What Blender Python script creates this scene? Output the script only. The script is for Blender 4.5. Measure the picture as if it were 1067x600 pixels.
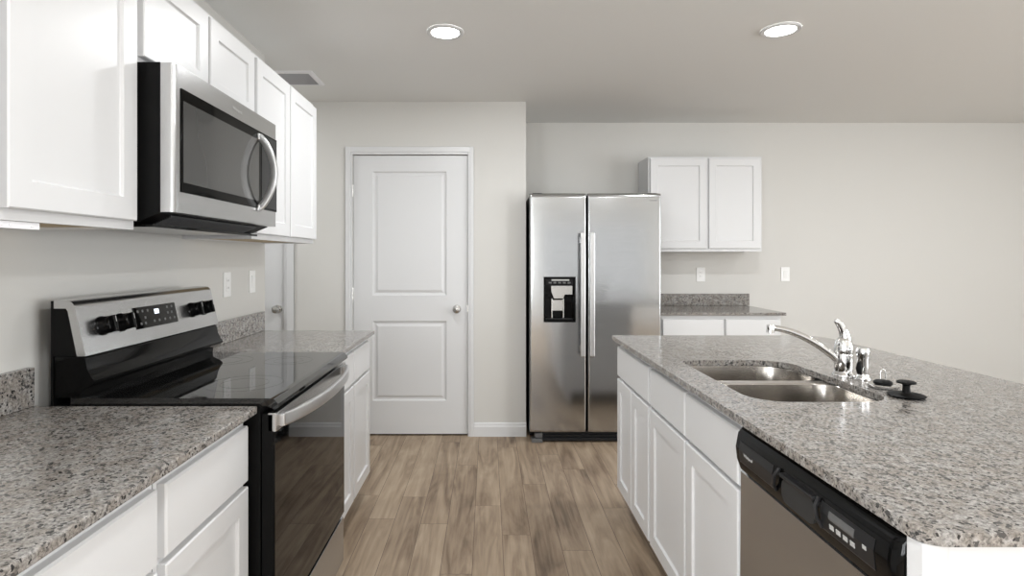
import bpy, bmesh, math, random
from mathutils import Vector, Matrix

# ------------------------------------------------------------------ reset
for o in list(bpy.data.objects):
    bpy.data.objects.remove(o)
SC = bpy.context.scene
COL = SC.collection
random.seed(4)
PI = math.pi

# ------------------------------------------------------------------ camera
F_PX, CZ = 590.0, 1.30                      # focal length in pixels of the 1067 wide frame
cam_d = bpy.data.cameras.new('camera')
cam = bpy.data.objects.new('camera', cam_d)
COL.objects.link(cam)
cam_d.sensor_width = 36.0
cam_d.lens = F_PX * 36.0 / 1067.0
cam_d.shift_x = 25.0 / 1067.0
cam_d.shift_y = -32.0 / 1067.0
cam_d.clip_start = 0.02
cam.location = (0, 0, CZ)
cam.rotation_euler = (PI / 2, 0, 0)
SC.camera = cam

# ------------------------------------------------------------------ view and light
SC.view_settings.view_transform = 'Standard'
SC.view_settings.look = 'None'
SC.view_settings.gamma = 1.0
SC.view_settings.use_curve_mapping = False
SC.view_settings.exposure = 0.49
WORLD = 0.45
W_WINDOW = 5.0
W_NEAR = 30.0
W_LEFT = 150.0
W_SIDE = 200.0
W_DOWN = 10.0
W_LIVING = 4.0

w = bpy.data.worlds.new('daylight')
SC.world = w
w.use_nodes = True
bg = w.node_tree.nodes['Background']
bg.inputs[0].default_value = (1.0, 0.99, 0.97, 1)
bg.inputs[1].default_value = WORLD


def area_light(name, loc, rot, sx, sy, power):
    d = bpy.data.lights.new(name, 'AREA')
    d.shape = 'RECTANGLE'
    d.size, d.size_y = sx, sy
    d.energy = power
    d.color = (0.955, 0.98, 1.0)
    o = bpy.data.objects.new(name, d)
    o.location = loc
    o.rotation_euler = rot
    COL.objects.link(o)


# daylight outside the wide window behind the camera; the other three are added fill
area_light('window_daylight', (2.2, -4.20, 1.22), (PI / 2, 0, 0), 3.0, 1.75, W_WINDOW)
area_light('side_fill_light', (6.20, -0.75, 1.30), (0, PI / 2, 0), 1.7, 4.9, W_SIDE)  # added fill beyond the right wall, no window known there



area_light('near_fill_light', (-0.47, -4.20, 1.25), (PI / 2, 0, 0), 1.3, 1.7, W_NEAR)  # added fill from behind the camera for surfaces facing it
area_light('left_fill_light', (-1.44, -1.85, 1.28), (0, -PI / 2, 0), 1.6, 2.2, W_LEFT)  # added fill for the island fronts, no such source known

# ------------------------------------------------------------------ materials
def nmat(name):
    m = bpy.data.materials.new(name)
    m.use_nodes = True
    nt = m.node_tree
    return m, nt, nt.nodes['Principled BSDF']


def mat(name, col, rough=0.5, metal=0.0, noise=None, bump=None, spec=None, coat=0.0, var=0.0):
    """plain procedural material; noise=(scale,) varies colour a touch, bump=(scale, strength)"""
    m, nt, b = nmat(name)
    b.inputs['Base Color'].default_value = (*col, 1)
    b.inputs['Roughness'].default_value = rough
    b.inputs['Metallic'].default_value = metal
    if spec is not None:
        b.inputs['Specular IOR Level'].default_value = spec
    if coat:
        b.inputs['Coat Weight'].default_value = coat
        b.inputs['Coat Roughness'].default_value = 0.04
    tc = nt.nodes.new('ShaderNodeTexCoord')
    if var:
        n = nt.nodes.new('ShaderNodeTexNoise')
        n.inputs['Scale'].default_value = 3.0
        n.inputs['Detail'].default_value = 3.0
        nt.links.new(tc.outputs['Object'], n.inputs['Vector'])
        mx = nt.nodes.new('ShaderNodeMix')
        mx.data_type = 'RGBA'
        mx.inputs[6].default_value = (*[c * (1 - var) for c in col], 1)
        mx.inputs[7].default_value = (*[min(1, c * (1 + var)) for c in col], 1)
        nt.links.new(n.outputs['Fac'], mx.inputs[0])
        nt.links.new(mx.outputs[2], b.inputs['Base Color'])
    if bump:
        n = nt.nodes.new('ShaderNodeTexNoise')
        n.inputs['Scale'].default_value = bump[0]
        n.inputs['Detail'].default_value = 2.0
        nt.links.new(tc.outputs['Object'], n.inputs['Vector'])
        bp = nt.nodes.new('ShaderNodeBump')
        bp.inputs['Strength'].default_value = bump[1]
        bp.inputs['Distance'].default_value = 0.002
        nt.links.new(n.outputs['Fac'], bp.inputs['Height'])
        nt.links.new(bp.outputs['Normal'], b.inputs['Normal'])
    return m


def ramp(nt, stops):
    r = nt.nodes.new('ShaderNodeValToRGB')
    e = r.color_ramp.elements
    while len(e) < len(stops):
        e.new(0.5)
    for i, (p, c) in enumerate(stops):
        e[i].position = p
        e[i].color = (*c, 1)
    return r


def steel(name, col, rough, stretch):
    """brushed steel: fine streaks stretched along one axis drive roughness and bump"""
    m, nt, b = nmat(name)
    b.inputs['Metallic'].default_value = 1.0
    tc = nt.nodes.new('ShaderNodeTexCoord')
    mp = nt.nodes.new('ShaderNodeMapping')
    mp.inputs['Scale'].default_value = stretch
    nt.links.new(tc.outputs['Object'], mp.inputs['Vector'])
    n = nt.nodes.new('ShaderNodeTexNoise')
    n.inputs['Scale'].default_value = 1.0
    n.inputs['Detail'].default_value = 3.0
    nt.links.new(mp.outputs[0], n.inputs['Vector'])
    r = ramp(nt, [(0.3, [c * 0.975 for c in col]), (0.7, [min(1, c * 1.02) for c in col])])
    nt.links.new(n.outputs['Fac'], r.inputs[0])
    nt.links.new(r.outputs[0], b.inputs['Base Color'])
    mr = nt.nodes.new('ShaderNodeMapRange')
    mr.inputs[3].default_value = rough - 0.008
    mr.inputs[4].default_value = rough + 0.008
    nt.links.new(n.outputs['Fac'], mr.inputs[0])
    nt.links.new(mr.outputs[0], b.inputs['Roughness'])
    b.inputs['Anisotropic'].default_value = 0.0
    return m


def granite():
    m, nt, b = nmat('granite')
    tc = nt.nodes.new('ShaderNodeTexCoord')
    n1 = nt.nodes.new('ShaderNodeTexNoise')
    n1.inputs['Scale'].default_value = 150
    n1.inputs['Detail'].default_value = 4.0
    n1.inputs['Roughness'].default_value = 0.65
    n1.inputs['Distortion'].default_value = 0.6
    n2 = nt.nodes.new('ShaderNodeTexNoise')
    n2.inputs['Scale'].default_value = 34
    n2.inputs['Detail'].default_value = 3.0
    v = nt.nodes.new('ShaderNodeTexVoronoi')
    v.inputs['Scale'].default_value = 210
    for q in (n1, n2, v):
        nt.links.new(tc.outputs['Object'], q.inputs['Vector'])
    r1 = ramp(nt, [(0.28, (0.05, 0.05, 0.05)), (0.39, (0.165, 0.158, 0.15)),
                   (0.50, (0.275, 0.262, 0.248)), (0.66, (0.41, 0.395, 0.375))])
    nt.links.new(n1.outputs['Fac'], r1.inputs[0])
    r2 = ramp(nt, [(0.40, (0.82, 0.775, 0.735)), (0.60, (1, 1, 1))])
    nt.links.new(n2.outputs['Fac'], r2.inputs[0])
    mul = nt.nodes.new('ShaderNodeMix')
    mul.data_type = 'RGBA'
    mul.blend_type = 'MULTIPLY'
    mul.inputs[0].default_value = 1.0
    nt.links.new(r1.outputs[0], mul.inputs[6])
    nt.links.new(r2.outputs[0], mul.inputs[7])
    sep = nt.nodes.new('ShaderNodeSeparateColor')
    nt.links.new(v.outputs['Color'], sep.inputs[0])
    r3 = ramp(nt, [(0.0, (0, 0, 0)), (0.07, (0, 0, 0)), (0.10, (1, 1, 1))])
    nt.links.new(sep.outputs[0], r3.inputs[0])
    mx = nt.nodes.new('ShaderNodeMix')
    mx.data_type = 'RGBA'
    mx.inputs[6].default_value = (0.03, 0.029, 0.028, 1)
    nt.links.new(r3.outputs[0], mx.inputs[0])
    nt.links.new(mul.outputs[2], mx.inputs[7])
    v2 = nt.nodes.new('ShaderNodeTexVoronoi')
    v2.inputs['Scale'].default_value = 135
    nd = nt.nodes.new('ShaderNodeTexNoise')
    nd.inputs['Scale'].default_value = 160
    ad = nt.nodes.new('ShaderNodeMix')
    ad.data_type = 'VECTOR'
    ad.inputs[0].default_value = 0.012
    nt.links.new(tc.outputs['Object'], nd.inputs['Vector'])
    nt.links.new(tc.outputs['Object'], ad.inputs[4])
    nt.links.new(nd.outputs['Color'], ad.inputs[5])
    nt.links.new(ad.outputs[1], v2.inputs['Vector'])
    sp2 = nt.nodes.new('ShaderNodeSeparateColor')
    nt.links.new(v2.outputs['Color'], sp2.inputs[0])
    r4 = ramp(nt, [(0.0, (0, 0, 0)), (0.075, (0, 0, 0)), (0.10, (1, 1, 1))])
    nt.links.new(sp2.outputs[1], r4.inputs[0])
    mx2 = nt.nodes.new('ShaderNodeMix')
    mx2.data_type = 'RGBA'
    mx2.inputs[6].default_value = (0.075, 0.072, 0.07, 1)
    nt.links.new(r4.outputs[0], mx2.inputs[0])
    nt.links.new(mx.outputs[2], mx2.inputs[7])
    nt.links.new(mx2.outputs[2], b.inputs['Base Color'])
    b.inputs['Roughness'].default_value = 0.13
    return m


def wood_floor():
    m, nt, b = nmat('laminate_planks')
    tc = nt.nodes.new('ShaderNodeTexCoord')
    sp = nt.nodes.new('ShaderNodeSeparateXYZ')
    nt.links.new(tc.outputs['Object'], sp.inputs[0])
    cb = nt.nodes.new('ShaderNodeCombineXYZ')
    nt.links.new(sp.outputs['X'], cb.inputs['Y'])
    # each row of planks starts at its own random place
    rw = nt.nodes.new('ShaderNodeMath')
    rw.operation = 'DIVIDE'
    rw.inputs[1].default_value = 0.132
    nt.links.new(sp.outputs['X'], rw.inputs[0])
    fl = nt.nodes.new('ShaderNodeMath')
    fl.operation = 'FLOOR'
    nt.links.new(rw.outputs[0], fl.inputs[0])
    wn = nt.nodes.new('ShaderNodeTexWhiteNoise')
    wn.noise_dimensions = '1D'
    nt.links.new(fl.outputs[0], wn.inputs['W'])
    sh = nt.nodes.new('ShaderNodeMath')
    sh.operation = 'MULTIPLY_ADD'
    sh.inputs[1].default_value = 1.22
    nt.links.new(wn.outputs['Value'], sh.inputs[0])
    nt.links.new(sp.outputs['Y'], sh.inputs[2])
    nt.links.new(sh.outputs[0], cb.inputs['X'])
    br = nt.nodes.new('ShaderNodeTexBrick')
    br.offset = 0.0
    br.inputs['Color1'].default_value = (0, 0, 0, 1)
    br.inputs['Color2'].default_value = (1, 1, 1, 1)
    br.inputs['Mortar'].default_value = (0.5, 0.5, 0.5, 1)
    br.inputs['Scale'].default_value = 1.0
    br.inputs['Mortar Size'].default_value = 0.0012
    br.inputs['Mortar Smooth'].default_value = 0.2
    br.inputs['Brick Width'].default_value = 1.22
    br.inputs['Row Height'].default_value = 0.132
    nt.links.new(cb.outputs[0], br.inputs['Vector'])
    # every plank gets its own grain: shift the grain lookup by the plank's random value
    sc = nt.nodes.new('ShaderNodeVectorMath')
    sc.operation = 'SCALE'
    sc.inputs['Scale'].default_value = 37.0
    nt.links.new(br.outputs['Color'], sc.inputs[0])
    ad = nt.nodes.new('ShaderNodeVectorMath')
    ad.operation = 'ADD'
    nt.links.new(tc.outputs['Object'], ad.inputs[0])
    nt.links.new(sc.outputs[0], ad.inputs[1])

    def grain(scale, detail, dist, ns=1.0):
        mp = nt.nodes.new('ShaderNodeMapping')
        mp.inputs['Scale'].default_value = scale
        nt.links.new(ad.outputs[0], mp.inputs['Vector'])
        n = nt.nodes.new('ShaderNodeTexNoise')
        n.inputs['Scale'].default_value = ns
        n.inputs['Detail'].default_value = detail
        n.inputs['Distortion'].default_value = dist
        nt.links.new(mp.outputs[0], n.inputs['Vector'])
        return n
    g1 = grain((11, 1.3, 1), 6, 2.2)
    g2 = grain((75, 3.0, 1), 4, 0.4)
    g3 = grain((4, 2.2, 1), 3, 1.0)
    ra = ramp(nt, [(0.22, (0.095, 0.064, 0.042)), (0.38, (0.215, 0.155, 0.105)),
                   (0.54, (0.31, 0.235, 0.164)), (0.74, (0.42, 0.330, 0.238))])
    a1 = nt.nodes.new('ShaderNodeMath')
    a1.operation = 'MULTIPLY_ADD'
    a1.inputs[1].default_value = 0.75
    nt.links.new(g1.outputs['Fac'], a1.inputs[0])
    a2 = nt.nodes.new('ShaderNodeMath')
    a2.operation = 'MULTIPLY_ADD'
    a2.inputs[1].default_value = 0.25
    nt.links.new(g2.outputs['Fac'], a2.inputs[0])
    a3 = nt.nodes.new('ShaderNodeMath')
    a3.operation = 'MULTIPLY_ADD'
    a3.inputs[1].default_value = 0.40
    a3.inputs[2].default_value = -0.26
    nt.links.new(g3.outputs['Fac'], a3.inputs[0])
    a4 = nt.nodes.new('ShaderNodeMath')
    a4.operation = 'MULTIPLY_ADD'
    a4.inputs[1].default_value = 0.12
    nt.links.new(br.outputs['Color'], a4.inputs[0])
    nt.links.new(a3.outputs[0], a4.inputs[2])
    nt.links.new(a4.outputs[0], a2.inputs[2])
    nt.links.new(a2.outputs[0], a1.inputs[2])
    nt.links.new(a1.outputs[0], ra.inputs[0])
    mx = nt.nodes.new('ShaderNodeMix')
    mx.data_type = 'RGBA'
    mx.inputs[7].default_value = (0.09, 0.06, 0.042, 1)
    nt.links.new(br.outputs['Fac'], mx.inputs[0])
    nt.links.new(ra.outputs[0], mx.inputs[6])
    nt.links.new(mx.outputs[2], b.inputs['Base Color'])
    b.inputs['Roughness'].default_value = 0.5
    b.inputs['Specular IOR Level'].default_value = 0.35
    bp = nt.nodes.new('ShaderNodeBump')
    bp.inputs['Strength'].default_value = 0.25
    bp.inputs['Distance'].default_value = 0.001
    nt.links.new(g2.outputs['Fac'], bp.inputs['Height'])
    nt.links.new(bp.outputs['Normal'], b.inputs['Normal'])
    return m


def emit(name, col, s):
    m, nt, b = nmat(name)
    b.inputs['Base Color'].default_value = (*col, 1)
    b.inputs['Emission Color'].default_value = (*col, 1)
    b.inputs['Emission Strength'].default_value = s
    return m


def pane_mat():
    m = bpy.data.materials.new('window_glass')
    m.use_nodes = True
    nt = m.node_tree
    nt.nodes.remove(nt.nodes['Principled BSDF'])
    t = nt.nodes.new('ShaderNodeBsdfTransparent')
    g = nt.nodes.new('ShaderNodeBsdfGlossy')
    g.inputs['Roughness'].default_value = 0.02
    mx = nt.nodes.new('ShaderNodeMixShader')
    mx.inputs[0].default_value = 0.05
    nt.links.new(t.outputs[0], mx.inputs[1])
    nt.links.new(g.outputs[0], mx.inputs[2])
    nt.links.new(mx.outputs[0], nt.nodes['Material Output'].inputs[0])
    return m


M = {
    'wall': mat('greige_wall_paint', (0.625, 0.615, 0.588), 0.6, bump=(140, 0.08)),
    'ceil': mat('ceiling_paint', (0.80, 0.80, 0.785), 0.75, bump=(90, 0.15)),
    'white': mat('white_cabinet_paint', (0.67, 0.672, 0.676), 0.32, var=0.01),
    'trim': mat('white_trim_paint', (0.66, 0.663, 0.668), 0.35, bump=(60, 0.03)),
    'rawwood': mat('raw_plywood', (0.52, 0.40, 0.23), 0.6, var=0.12),
    'granite': granite(),
    'floor': wood_floor(),
    'steel_v': steel('brushed_steel_doors', (0.51, 0.52, 0.53), 0.15, (3, 3, 220)),
    'steel_d': steel('brushed_steel_dishwasher', (0.54, 0.565, 0.60), 0.24, (3, 3, 220)),
    'steel_h': steel('brushed_steel_long', (0.54, 0.54, 0.54), 0.26, (260, 4, 260)),
    'steel_s': steel('satin_sink_steel', (0.43, 0.405, 0.375), 0.22, (30, 30, 6)),
    'handle': steel('satin_handle_steel', (0.62, 0.62, 0.62), 0.34, (60, 60, 60)),
    'chrome': mat('polished_chrome', (0.82, 0.82, 0.82), 0.05, 1.0),
    'nickel': mat('satin_nickel', (0.58, 0.57, 0.55), 0.25, 1.0),
    'black': mat('black_enamel', (0.004, 0.004, 0.004), 0.45, spec=0.12, var=0.2),
    'mwframe': mat('microwave_glass_border', (0.002, 0.002, 0.002), 0.06, spec=0.08, var=0.2),
    'blackgloss': mat('black_gloss_enamel', (0.003, 0.003, 0.003), 0.08, spec=0.16, var=0.2),
    'glass': mat('black_glass', (0.003, 0.003, 0.003), 0.03, spec=0.32, var=0.2),
    'cooktop': mat('black_cooktop_glass', (0.008, 0.008, 0.008), 0.03, spec=0.9, var=0.2),
    'mwglass': mat('microwave_window_glass', (0.05, 0.05, 0.049), 0.09, spec=0.7, var=0.1),
    'rubber': mat('black_rubber', (0.004, 0.004, 0.004), 0.55, spec=0.12, var=0.2),
    'grey': mat('grey_plastic', (0.10, 0.10, 0.10), 0.35, var=0.05),
    'dgrey': mat('dark_grey_panel', (0.015, 0.015, 0.016), 0.3, spec=0.25, var=0.1),
    'lgrey': mat('light_grey_print', (0.42, 0.42, 0.41), 0.5, var=0.03),
    'ring': mat('burner_print', (0.014, 0.014, 0.014), 0.05, var=0.1),
    'plate': mat('white_plate_plastic', (0.82, 0.82, 0.81), 0.3, var=0.01),
    'slot': mat('dark_slot', (0.02, 0.02, 0.02), 0.6, var=0.1),
    'vent': mat('white_vent_paint', (0.82, 0.82, 0.84), 0.4, var=0.02),
    'louvre': mat('grey_louvre_paint', (0.40, 0.40, 0.42), 0.5, var=0.03),
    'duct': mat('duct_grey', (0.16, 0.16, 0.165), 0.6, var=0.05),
    'lens': emit('lamp_lens', (1.0, 0.98, 0.94), 14.0),
    'led': emit('display_digits', (0.85, 0.92, 1.0), 0.9),
    'pane': pane_mat(),
}


# ------------------------------------------------------------------ mesh helpers
class MB:
    """collects shapes into one bmesh; P maps (u, v, z) to the world"""
    def __init__(self, P=None):
        self.bm = bmesh.new()
        self.P = P or (lambda u, v, z: (u, v, z))

    def v(self, u, v, z):
        return self.bm.verts.new(self.P(u, v, z))

    def box(self, a0, a1, b0, b1, c0, c1, bev=0.0, seg=2):
        bm = self.bm
        vs = [self.v(x, y, z) for x in (a0, a1) for y in (b0, b1) for z in (c0, c1)]
        fs = [(0, 1, 3, 2), (4, 6, 7, 5), (0, 4, 5, 1), (2, 3, 7, 6), (0, 2, 6, 4), (1, 5, 7, 3)]
        faces = [bm.faces.new([vs[i] for i in f]) for f in fs]
        if bev > 0:
            es = list({e for f in faces for e in f.edges})
            bmesh.ops.bevel(bm, geom=es, offset=bev, segments=seg, affect='EDGES', profile=0.5)
        return self

    def loft(self, rings, cap0=True, cap1=True, closed=True):
        """rings: lists of (u, v, z), all the same length"""
        vr = [[self.v(*p) for p in r] for r in rings]
        n = len(vr[0])
        for a, b in zip(vr, vr[1:]):
            for i in range(n if closed else n - 1):
                j = (i + 1) % n
                try:
                    self.bm.faces.new((a[i], a[j], b[j], b[i]))
                except ValueError:
                    pass
        if cap0:
            self.bm.faces.new(list(reversed(vr[0])))
        if cap1:
            self.bm.faces.new(vr[-1])
        return self

    def prism(self, pts, axis, a, b):
        """profile of 2-D points extruded along axis ('y': points are (x, z); 'x': (y, z); 'z': (x, y))"""
        def q(p, t):
            return {'y': (p[0], t, p[1]), 'x': (t, p[0], p[1]), 'z': (p[0], p[1], t)}[axis]
        return self.loft([[q(p, a) for p in pts], [q(p, b) for p in pts]])

    def lathe(self, base, prof, n=28, axis=(0, 0, 1), cap0=True, cap1=True):
        """prof: (radius, height) along axis from base"""
        ax = Vector(axis).normalized()
        t = Vector((1, 0, 0)) if abs(ax.x) < 0.9 else Vector((0, 1, 0))
        e1 = ax.cross(t).normalized()
        e2 = ax.cross(e1)
        rings = []
        for r, h in prof:
            rings.append([tuple(Vector(base) + ax * h + (e1 * math.cos(2 * PI * k / n) + e2 * math.sin(2 * PI * k / n)) * max(r, 1e-5)) for k in range(n)])
        return self.loft(rings, cap0, cap1)

    def tube(self, path, rad, n=14, flat=None):
        """tube along a path, rad a number or a list; flat=(width, up vector) makes a strap section"""
        pts = [Vector(p) for p in path]
        rs = rad if isinstance(rad, (list, tuple)) else [rad] * len(pts)
        rings = []
        up = None
        for i, p in enumerate(pts):
            d = (pts[min(i + 1, len(pts) - 1)] - pts[max(i - 1, 0)]).normalized()
            if up is None:
                up = Vector((0, 0, 1)) if abs(d.z) < 0.9 else Vector((1, 0, 0))
                if flat:
                    up = Vector(flat[1])
            s = d.cross(up).normalized()
            u2 = s.cross(d).normalized()
            up = u2
            ring = []
            for k in range(n):
                a = 2 * PI * k / n
                ca, sa = math.cos(a), math.sin(a)
                if flat:
                    ex = 0.45
                    ca = math.copysign(abs(ca) ** ex, ca)
                    sa = math.copysign(abs(sa) ** ex, sa)
                    ring.append(tuple(p + s * rs[i] * ca + u2 * flat[0] * sa))
                else:
                    ring.append(tuple(p + s * rs[i] * ca + u2 * rs[i] * sa))
            rings.append(ring)
        return self.loft(rings)

    def front(self, u0, u1, z0, z1, v0, v1, holes=(), panel=((0, 0), (0.004, -0.008)), ch=0.003, tops=None):
        """a board between v0 (back) and v1 (front) with chamfered front edges; holes = rectangles
        (a, b, c, d) stacked in z and sharing a, b, each filled by rings of (inset, dv)"""
        def ring(i, v):
            return [(u0 + i, v, z0 + i), (u1 - i, v, z0 + i), (u1 - i, v, z1 - i), (u0 + i, v, z1 - i)]
        if not holes:
            return self.loft([ring(0, v0), ring(0, v1 - ch), ring(ch, v1)])
        self.loft([ring(0, v0), ring(0, v1 - ch), ring(ch, v1)], True, False)
        a, b = holes[0][0], holes[0][1]
        U = [u0 + ch, a, b, u1 - ch]
        Z = [z0 + ch]
        for h in holes:
            Z += [h[2], h[3]]
        Z.append(z1 - ch)
        for i in range(3):
            for j in range(len(Z) - 1):
                if i == 1 and j % 2 == 1:
                    continue
                self.bm.faces.new([self.v(U[i], v1, Z[j]), self.v(U[i + 1], v1, Z[j]), self.v(U[i + 1], v1, Z[j + 1]), self.v(U[i], v1, Z[j + 1])])
        for h in holes:
            rs = []
            for (i, dv) in panel:
                rs.append([(h[0] + i, v1 + dv, h[2] + i), (h[1] - i, v1 + dv, h[2] + i), (h[1] - i, v1 + dv, h[3] - i), (h[0] + i, v1 + dv, h[3] - i)])
            self.loft(rs, False, True)
        return self


def root_of(o):
    while o.parent:
        o = o.parent
    return o


def obj(name, mb, m, parent=None, smooth=None, label=None):
    bm = mb.bm
    bmesh.ops.remove_doubles(bm, verts=bm.verts, dist=1e-6)
    bmesh.ops.recalc_face_normals(bm, faces=bm.faces)
    if parent is None:
        xs = [v.co.x for v in bm.verts]
        ys = [v.co.y for v in bm.verts]
        off = Vector(((min(xs) + max(xs)) / 2, (min(ys) + max(ys)) / 2, min(v.co.z for v in bm.verts)))
    else:
        off = root_of(parent).location.copy()
    bmesh.ops.translate(bm, verts=bm.verts, vec=-off)
    me = bpy.data.meshes.new(name)
    bm.to_mesh(me)
    bm.free()
    me.materials.append(m)
    if smooth:
        me.shade_smooth()
        me.set_sharp_from_angle(angle=math.radians(smooth))
    o = bpy.data.objects.new(name, me)
    COL.objects.link(o)
    if smooth:
        wn = o.modifiers.new('flat_faces', 'WEIGHTED_NORMAL')   # large faces stay flat, only the rounds shade smooth
        wn.keep_sharp = True
        wn.weight = 100
    if parent is None:
        o.location = off
    else:
        o.parent = parent
    if label:
        o['label'] = label
    return o


def thing(name, label, cat, loc, group=None):
    o = bpy.data.objects.new(name, None)
    o.empty_display_size = 0.1
    COL.objects.link(o)
    o.location = loc
    o['label'] = label
    o['category'] = cat
    if group:
        o['group'] = group
    return o


def tag(o, label, cat, group=None):
    o['label'] = label
    o['category'] = cat
    if group:
        o['group'] = group
    return o


def struct(name, mb, m, parent=None, smooth=None):
    o = obj(name, mb, m, parent, smooth)
    if parent is None:
        o['kind'] = 'structure'
    return o


def text(name, body, size, loc, rx, m, parent, label=None, ext=0.0003):
    """flat raised lettering; rx is a 3x3 of columns right, up, out"""
    cu = bpy.data.curves.new(name, 'FONT')
    cu.body = body
    cu.size = size
    cu.extrude = ext
    cu.align_x = 'CENTER'
    cu.align_y = 'CENTER'
    t = bpy.data.objects.new(name + '_curve', cu)
    me = bpy.data.meshes.new_from_object(t)
    bpy.data.objects.remove(t)
    mw = Matrix((rx[0], rx[1], rx[2])).transposed().to_4x4()
    mw.translation = Vector(loc) - root_of(parent).location
    me.transform(mw)
    me.materials.clear()
    me.materials.append(m)
    o = bpy.data.objects.new(name, me)
    COL.objects.link(o)
    o.parent = parent
    if label:
        o['label'] = label
    return o


def rrect(x0, x1, y0, y1, r, seg=7):
    """rounded rectangle outline, counter-clockwise; r one radius or four (from low-low, ccw)"""
    rs = r if isinstance(r, (list, tuple)) else [r] * 4
    out = []
    for (cx, cy, sx, sy, a0, q) in ((x0, y0, 1, 1, PI, rs[0]), (x1, y0, -1, 1, 1.5 * PI, rs[1]), (x1, y1, -1, -1, 0, rs[2]), (x0, y1, 1, -1, 0.5 * PI, rs[3])):
        for k in range(seg + 1):
            a = a0 + 0.5 * PI * k / seg
            out.append((cx + sx * q + q * math.cos(a), cy + sy * q + q * math.sin(a)))
    return out


def slab(mb, outer, hole, z0, z1):
    """horizontal slab of an outline with a hole, walls included"""
    bm = mb.bm
    for z in (z1, z0):
        es = []
        for loop in (outer, hole):
            vs = [bm.verts.new((x, y, z)) for x, y in loop]
            for i in range(len(vs)):
                es.append(bm.edges.new((vs[i], vs[(i + 1) % len(vs)])))
        bmesh.ops.triangle_fill(bm, use_beauty=True, use_dissolve=False, edges=es)
    for loop in (outer, hole):
        mb.loft([[(x, y, z0) for x, y in loop], [(x, y, z1) for x, y in loop]], False, False)
    return mb


# ------------------------------------------------------------------ the room
XL, YD, YB, ZC = -1.25, 4.117, 4.762, 2.43      # left wall face, door wall, back wall, ceiling
YE = 3.175                                      # where the left wall ends
XR, YF, XH = 6.0, -4.0, -2.7
WC = 0.276                                      # outside corner beside the refrigerator
CT = 0.897                                      # countertop height

struct('floor', MB().box(-2.9, XR + 0.2, YF - 0.2, YB + 0.2, -0.08, 0), M['floor'])
struct('ceiling', MB().box(-2.9, XR + 0.2, YF - 0.2, YB + 0.2, ZC, ZC + 0.1), M['ceil'])
WL = (-3.0, -0.7, 0.45, 2.10)  # opening added in the left wall to let fill light in
struct('wall_left', MB().box(XL - 0.115, XL, YF, WL[0], 0, ZC).box(XL - 0.115, XL, WL[1], YE, 0, ZC)
       .box(XL - 0.115, XL, WL[0], WL[1], 0, WL[2]).box(XL - 0.115, XL, WL[0], WL[1], WL[3], ZC)
       .box(XH, XL - 0.115, YE - 0.115, YE, 0, ZC), M['wall'])
struct('wall_hall', MB().box(XH - 0.1, XH, YE - 0.115, YD + 0.12, 0, ZC), M['wall'])
struct('wall_back', MB().box(WC - 0.05, XR + 0.1, YB, YB + 0.1, 0, ZC), M['wall'])
# door wall with two door recesses
D1 = (-0.984, -0.146, 2.046)
D2 = (-2.249, -1.479, 2.046)
mb = MB().box(XH, WC, YD + 0.07, YD + 0.12, 0, ZC)
for a, b in ((XH, D2[0]), (D2[1], D1[0]), (D1[1], WC)):
    mb.box(a, b, YD, YD + 0.07, 0, ZC)
for d in (D1, D2):
    mb.box(d[0], d[1], YD, YD + 0.07, d[2], ZC)
mb.box(WC - 0.1, WC, YD + 0.12, YB, 0, ZC)
struct('wall_pantry', mb, M['wall'])
# wall behind the camera and right wall, one inferred window opening, two added for fill light
WF = (0.7, 3.7, 0.42, 2.10)
WN = (-1.12, 0.18, 0.40, 2.10)
mb = MB().box(XL - 0.115, WN[0], YF - 0.12, YF, 0, ZC).box(WN[1], WF[0], YF - 0.12, YF, 0, ZC).box(WF[1], XR + 0.1, YF - 0.12, YF, 0, ZC)
mb.box(WN[0], WN[1], YF - 0.12, YF, 0, WN[2]).box(WN[0], WN[1], YF - 0.12, YF, WN[3], ZC)
mb.box(WF[0], WF[1], YF - 0.12, YF, 0, WF[2]).box(WF[0], WF[1], YF - 0.12, YF, WF[3], ZC)
struct('wall_front', mb, M['wall'])
WR = (-3.2, 1.7, 0.45, 2.15)
mb = MB().box(XR, XR + 0.12, YF, WR[0], 0, ZC).box(XR, XR + 0.12, WR[1], YB, 0, ZC)
mb.box(XR, XR + 0.12, WR[0], WR[1], 0, WR[2]).box(XR, XR + 0.12, WR[0], WR[1], WR[3], ZC)
struct('wall_right', mb, M['wall'])


def window(name, P, a, b, c, d):
    f = MB(P)
    t = 0.05
    f.box(a, a + t, 0.02, 0.08, c, d).box(b - t, b, 0.02, 0.08, c, d)
    f.box(a + t, b - t, 0.02, 0.08, c, c + t).box(a + t, b - t, 0.02, 0.08, d - t, d)
    mids = [a + (b - a) * k / 3 for k in (1, 2)]
    for m_ in mids:
        f.box(m_ - 0.03, m_ + 0.03, 0.02, 0.08, c + t, d - t)
    zc = (c + d) / 2
    xs = [a + t] + [q for m_ in mids for q in (m_ - 0.03, m_ + 0.03)] + [b - t]
    for i in range(0, 6, 2):
        f.box(xs[i], xs[i + 1], 0.03, 0.07, zc - 0.02, zc + 0.02)
    fr = struct(name, f, M['trim'])
    g = MB(P).box(a + 0.03, b - 0.03, 0.048, 0.052, c + 0.03, d - 0.03)
    obj('window_pane', g, M['pane'], fr)


window('window_1', lambda u, v, z: (u, YF - 0.12 + v, z), *WF)
window('window_added_near', lambda u, v, z: (u, YF - 0.12 + v, z), *WN)  # added window, unseen, passes the fill from behind the camera
window('window_added_left', lambda u, v, z: (XL - 0.115 + v, u, z), *WL)  # added window, unseen, lets fill reach the island fronts
window('window_added_right', lambda u, v, z: (XR + 0.12 - v, u, z), *WR)  # added window, unseen, brightens the room from the right


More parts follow.
